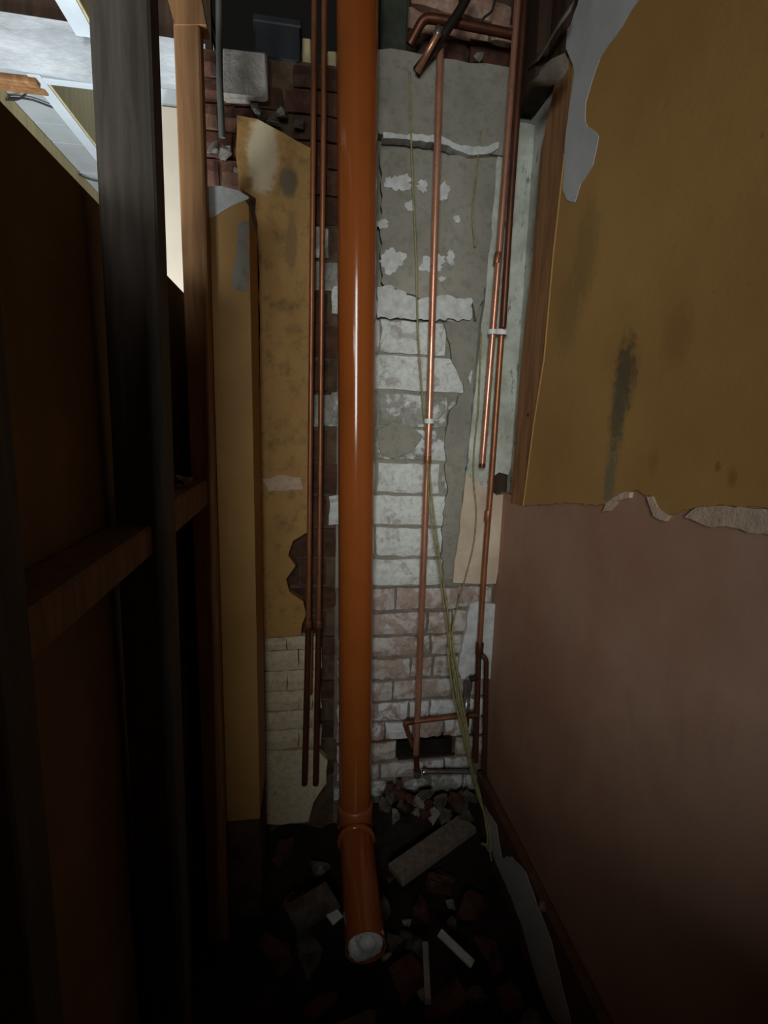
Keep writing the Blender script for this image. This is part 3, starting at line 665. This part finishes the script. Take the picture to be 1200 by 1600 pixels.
j = [at(749, 1020, Y=YR2), at(760, 1030, Y=YR2-.01), at(757, 1215, Y=YR2-.005)]
obj('side_leg', MB().tube(bend(j, .02), .0085, 14), 'copper_dark', rq)
third = [at(823, -40, Y=1.548), at(809, 160, Y=1.548), at(797, 330, Y=1.552), at(786, 512, Y=1.556)]
pipe('copper_pipe', third, .0098, 'copper_dark', 'dark blackened copper pipe tucked beside the right hand pipes', .15)
# valve
v0 = at(733, 1065, Y=1.572); v1 = at(727, 1112, Y=1.565)
va = empty('stop_valve', v1); tag(va, 'tarnished chrome stop valve in the right corner low down', 'valve')
obj('body', MB().tube([v0+Vector((0, 0, .01)), lerp(v0, v1, .2), lerp(v0, v1, .35), lerp(v0, v1, .7), lerp(v0, v1, .75), v1], [.011, .0135, .0105, .0105, .014, .013], 16), 'chrome', va)
obj('cap', MB().tube([v0+Vector((0, -.008, .014)), v0+Vector((.028, -.006, .016))], [.011, .009], 14), 'black_pipe', va)
obj('tee_body', MB().tube([v1+Vector((0, 0, .004)), v1-Vector((0, 0, .055))], .0155, 16), 'brass', va)
obj('branch_nut', MB().tube([v1-Vector((-.008, 0, .012)), v1-Vector((-.045, 0, .016))], .013, 6), 'brass', va)
# clips
def clip(p, r, label, name='pipe_clip', n=1, gap=.03):
    t = empty(name, p); tag(t, label, 'clip')
    for i in range(n):
        c = Vector(p)+Vector((gap*i, 0, 0)); mb = MB(); seg_ = 18; vs = []; h = .007
        for z in (-h, h):
            for rr in (r, r+.004):
                for k in range(seg_+1):
                    a_ = math.pi*(-.35+1.7*k/seg_)+math.pi; vs.append(c+Vector((math.cos(a_)*rr, math.sin(a_)*rr, z)))
        m_ = seg_+1; fs = []
        for k in range(seg_): fs += [(k, k+1, m_+k+1, m_+k), (2*m_+k, 3*m_+k, 3*m_+k+1, 2*m_+k+1), (m_+k, m_+k+1, 3*m_+k+1, 3*m_+k), (k, 2*m_+k, 2*m_+k+1, k+1)]
        mb.add(vs, fs); obj('ring', mb, 'clip', t)
        obj('foot', MB().box(c+Vector((-.006, r, -.006)), (c.x+.006, YB-.006 if n == 1 else 1.598, c.z+.006), .001), 'clip', t)
    return t
clip(at(670.5, 658, Y=YM), .0112, 'small white plastic clip holding the middle copper pipe')
cl = clip(at(770, 519, Y=YRt), .0112, 'white plastic double clip joining the right hand copper pipes', n=2, gap=.031)
obj('bridge', MB().box(at(775, 523, Y=YRt)+Vector((0, -.012, 0)), at(782, 515, Y=YRt)+Vector((0, -.006, 0))), 'clip', cl)

# pipes at the top
t = pipe('waste_pipe', [at(742, -30, Y=1.54), at(722, 12, Y=1.545), at(688, 62, Y=1.55), at(650, 112, Y=1.585)], .0125, 'black_pipe', 'black pipe slanting down over the pink bricks at the top', .03)
t = pipe('copper_pipe', [at(688, 46, Y=1.52), at(672, 75, Y=1.53), at(652, 112, Y=1.568)], .0085, 'copper', 'short bright copper pipe slanting behind the concrete block at the top', .02)
collar(t, at(688, 44, Y=1.52), at(682, 56, Y=1.522), .0115, 'chrome', 'end_nut')
t = pipe('iron_pipe', [at(640, 70, Y=1.60), at(662, 28, Y=1.575), at(684, 30, Y=1.572), at(812, 56, Y=1.575)], .0125, 'copper_dark', 'dark rusty pipe crossing the pink bricks at the top', .03)
cable('cable', [at(x, y, Y=1.60) for x, y in ((778, -20), (772, 5), (768, 18), (756, 28), (750, 40))], .0035, 'wire', 'thin dark wire hanging in front of the top right bricks')
pipe('grey_conduit', [at(342, -40, Y=1.53), at(343, 120, Y=1.53), at(347, 215, Y=1.55)], .0085, 'grey_pipe', 'thin grey conduit dropping behind the brown stud', .05)
bx = empty('junction_box', at(436, 88, Y=1.66)); tag(bx, 'dark blue box sitting on top of the sooty bricks', 'box')
a, b = at(398, 88, Y=1.63), at(470, 34, Y=1.63)
obj('body', MB().box((a.x, 1.63, a.z), (b.x, 1.72, b.z), .004), 'blue_box', bx)
obj('lid', MB().box((a.x-.003, 1.626, b.z-.015), (b.x+.003, 1.724, b.z+.004), .003), 'blue_box', bx)
for px0, px1, y0, y1, lab in ((472, 486, 104, 60, 'pale block painting a gap of light left of the copper pair'), (512, 526, 110, 80, 'pale block painting a gap of light between copper pipe and orange pipe')):
    a, b = at(px0, y0, Y=1.64), at(px1, y1, Y=1.64)
    o = obj('light_gap_block', MB().box((a.x, 1.64, a.z), (b.x, 1.70, b.z), .003, .001), 'wood_tan', None, (a.x, 1.67, a.z)); tag(o, lab, 'timber')  # pale blocks stand in for gaps of light above the bricks

# ------------------------------------------------------------------ cords
YS = 1.585
cable('cord', [at(x, y, Y=YS) for x, y in ((640, 112), (642, 200), (645, 290), (650, 400), (653, 520), (660, 620), (668, 700))]+[at(x, y, Y=1.56) for x, y in ((676, 790), (690, 890), (700, 960), (712, 1060), (722, 1130), (737, 1200), (752, 1262))]+[at(760, 1300, Z=.07), at(768, 1345, Z=.05)], .0028, 'cord', 'long yellow green cord hanging down the middle of the end wall', 'cord')
cable('cord', [at(x, y, Y=1.59) for x, y in ((752, 205), (746, 255), (740, 310), (739, 345), (742, 385))], .0024, 'cord', 'short yellow green cord hanging over the grey render', 'cord')
cable('cord', [at(x, y, Y=1.59) for x, y in ((752, 520), (750, 570), (747, 640), (741, 700), (740, 750), (744, 800), (740, 850), (728, 900), (714, 950), (706, 1000), (716, 1080), (728, 1150), (740, 1210))], .0028, 'cord', 'curved yellow green cord over the pale plaster strip', 'cord')
cable('cord', [at(x, y, Y=1.555) for x, y in ((667, 720), (672, 800), (684, 880), (700, 990), (704, 1060), (716, 1120), (730, 1180), (742, 1232))], .0026, 'cord', 'second yellow green cord twisting beside the middle copper pipe', 'cord')
bun = empty('cord_bundle', at(740, 1250, Y=1.54)); tag(bun, 'tangled bunch of yellow green cord trailing over the skirting', 'cord')
for dx, yy, ln in ((0, 1.545, 0), (7, 1.54, 14), (-5, 1.535, 26), (3, 1.53, 40)):
    P_ = [at(x+dx*(.3+.7*math.sin((y-980)/60)), y, Y=yy) for x, y in ((702, 985+ln), (708, 1050), (715, 1095), (726, 1140), (734, 1185), (748, 1240))]
    P_ += [at(764+dx*.6, 1300, Z=.09), at(766+dx, 1330-ln*.4, Z=.06), at(757+dx, 1318, Z=.055)]
    o_ = cable('strand', P_, .0034, 'cord', 'x'); bpy.context.view_layer.update()
    for k_ in ('label', 'category'): del o_[k_]
    o_.parent = bun; o_.location = o_.location-bun.location

# ------------------------------------------------------------------ floor and rubble
bm = bmesh.new(); nx, ny = 56, 72; vv = {}
for i in range(nx+1):
    for k in range(ny+1):
        x = -.6+1.27*i/nx; y = -.3+2.02*k/ny
        h = mn.turbulence(Vector((x*5, y*5, 1)), 4, False)*.055-.05 + .07*max(0, (y-1.35)/.3)
        vv[i, k] = bm.verts.new((x, y, h))
for i in range(nx):
    for k in range(ny): bm.faces.new((vv[i, k], vv[i+1, k], vv[i+1, k+1], vv[i, k+1]))
def ground(x, y): return mn.turbulence(Vector((x*5, y*5, 1)), 4, False)*.055-.05 + .07*max(0, (y-1.35)/.3)
fl = obj('floor', MB().bm(bm, 0, True), 'dirt'); tag(fl, 'dark dusty rubble strewn ground between the walls', 'floor', kind='structure')
obj('floor_next_room', MB().box((-3, -2.5, -.12), (-.62, 3.6, -.06)), 'wood_dark', fl)
obj('floor_entrance', MB().box((-.62, -2.5, -.12), (.65, -.3, -.06)), 'wood_dark', fl)
kinds = {'rub_brick': ('brick_fragment', 'broken reddish brick lump in the rubble on the floor', 'brick', 'broken brick lumps in the rubble'),
         'rub_grey': ('mortar_fragment', 'broken grey mortar lump in the rubble on the floor', 'rubble', 'grey mortar lumps in the rubble'),
         'rub_white': ('plaster_fragment', 'small pale plaster piece in the rubble on the floor', 'plaster', 'pale plaster pieces in the rubble')}
def chunk(mat, px, py, s, lab=None, n=14, flat_=.6):
    g = at(px, py, Z=.02); x, y = g.x, g.y; z = ground(x, y)+s[2]*.32
    nm, l, c, gr = kinds[mat]
    o = obj(nm, MB().chunk((x, y, z), s, None, n), mat, None, (x, y, z)); tag(o, lab or l, c, gr); return o
spots = [('rub_brick', 690, 1362, (.11, .08, .06)), ('rub_brick', 662, 1398, (.08, .06, .05)), ('rub_brick', 735, 1400, (.12, .09, .07)), ('rub_brick', 640, 1520, (.10, .08, .06)), ('rub_brick', 700, 1560, (.13, .09, .05)),
         ('rub_brick', 800, 1530, (.10, .07, .05)), ('rub_brick', 760, 1460, (.11, .08, .06)), ('rub_brick', 470, 1390, (.12, .09, .06)), ('rub_brick', 440, 1330, (.10, .07, .06)), ('rub_brick', 610, 1330, (.09, .07, .05)),
         ('rub_brick', 500, 1545, (.10, .08, .05)), ('rub_brick', 430, 1480, (.12, .09, .06)), ('rub_grey', 650, 1470, (.08, .06, .06)), ('rub_grey', 640, 1440, (.07, .05, .04)), ('rub_grey', 480, 1460, (.12, .10, .05)),
         ('rub_grey', 610, 1450, (.06, .05, .04)), ('rub_grey', 705, 1420, (.05, .04, .03)), ('rub_grey', 560, 1570, (.12, .08, .05)), ('rub_grey', 830, 1580, (.09, .07, .04)), ('rub_grey', 500, 1345, (.07, .05, .05)),
         ('rub_grey', 745, 1520, (.06, .05, .04)), ('rub_grey', 600, 1400, (.06, .05, .04)), ('rub_white', 636, 1412, (.03, .025, .02)), ('rub_white', 705, 1388, (.04, .025, .03)), ('rub_white', 780, 1475, (.012, .01, .01)), ('rub_white', 650, 1510, (.022, .02, .02)),
         ('rub_white', 605, 1470, (.03, .02, .03)), ('rub_white', 500, 1352, (.04, .03, .04)), ('rub_white', 806, 1548, (.02, .012, .012)), ('rub_white', 660, 1535, (.02, .06, .02))]
spot_labels = ['broken brick lump under the near edge of the slanting grey offcut',
    'small broken brick between the orange stub and the slanting offcut',
    'large broken brick lump right of the grey offcut near the skirting',
    'broken brick lump just right of the open end of the orange stub',
    'broken brick slab at the bottom of the photo right of the stub',
    'broken brick lump lying against the foot of the skirting',
    'broken brick lump beyond the white plastic strip',
    'broken brick lump between the flat grey slab and the sooty pier base',
    'broken brick lump nearest the foot of the yellow pier',
    'broken brick tucked close beside the orange pipe socket',
    'broken brick lump in front and left of the open stub',
    'broken brick lump at the far left of the floor rubble',
    'grey mortar lump beside the top of the thin pale batten',
    'grey mortar lump between the stub and the slanting offcut',
    'broad grey mortar lump lying under the flat grey slab',
    'grey mortar lump touching the right side of the open stub',
    'small grey mortar lump near the tip of the white plastic strip',
    'broad grey mortar lump directly in front of the open stub',
    'grey mortar lump nearest the viewer beside the skirting',
    'grey mortar lump left of the orange pipe socket',
    'grey mortar lump below the tip of the white plastic strip',
    'grey mortar lump right of the upper orange stub',
    'tiny pale plaster piece midway between stub and brick lumps',
    'pale plaster flake standing beyond the slanting offcut edge',
    'tiny pale plaster crumb beside the skirting',
    'pale plaster piece right below the open stub end',
    'pale plaster piece leaning on the open stub rim',
    'pale plaster lump left of the upper orange stub',
    'tiny pale crumb lowest beside the skirting',
    'narrow pale plaster sliver along the thin batten']
for s_, l_ in zip(spots, spot_labels): chunk(*s_, l_)
# heap against the end wall
for i in range(26):
    px = random.uniform(598, 735); py = random.uniform(1222, 1272)
    g = at(px, py, Y=1.58-(py-1220)*.0018); s = random.uniform(.03, .07)
    mt = random.choice(['rub_grey', 'rub_grey', 'rub_brick', 'rub_white']); nm, l, c, gr = kinds[mt]
    o = obj(nm, MB().chunk(g-Vector((0, 0, s*.2)), (s, s*.8, s*.7)), mt, None, g); tag(o, l.replace('on the floor', 'heaped against the end wall'), c, gr.replace('in the rubble', 'heaped against the end wall'))
heap = MB(); bm = bmesh.new(); hv = {}
for i in range(25):
    for k in range(9):
        x = .226+.434*i/24; y = 1.42+.21*k/8; h = -.02+.16*(k/8)**1.2*(.75+.5*mn.noise(Vector((x*14, y*14, 3))))
        hv[i, k] = bm.verts.new((x, y, h))
for i in range(24):
    for k in range(8): bm.faces.new((hv[i, k], hv[i+1, k], hv[i+1, k+1], hv[i, k+1]))
hp = obj('rubble_heap', heap.bm(bm, .003), 'dirt'); tag(hp, 'fine dark rubble sloping up to the foot of the end wall', 'rubble', kind='stuff')
# offcut plank, white strips
def plank(a, b, w, th, mat, name, label, cat, up=Vector((0, 0, 1))):
    a, b = Vector(a), Vector(b); d_ = (b-a).normalized(); s_ = d_.cross(up).normalized()*w/2; u_ = s_.cross(d_).normalized()*th
    if u_.z < 0: u_ = -u_
    mb = MB().prism([a-s_, b-s_, b+s_, a+s_], u_)
    o = obj(name, mb, mat, None, a); return tag(o, label, cat)
plank(at(618, 1372, Z=.045), at(732, 1290, Z=.085), .075, .022, 'offcut', 'timber_offcut', 'grey timber offcut lying slantwise on the rubble', 'timber')
plank(at(686, 1458, Z=.06), at(738, 1508, Z=.03), .022, .006, 'rag', 'plastic_strip', 'narrow white plastic strip sticking out of the rubble', 'plastic')
plank(at(512, 1418, Z=.06), at(528, 1440, Z=.05), .035, .006, 'rag', 'plastic_strip', 'white shard beside the orange stub', 'plastic')
plank(at(455, 1440, Z=.05), at(520, 1400, Z=.06), .09, .012, 'rub_grey', 'slate_piece', 'flat grey slab piece left of the orange stub', 'slab')
plank(at(664, 1480, Z=.05), at(668, 1570, Z=.04), .015, .02, 'rub_white', 'timber_batten', 'thin pale edged batten standing in the rubble', 'timber')
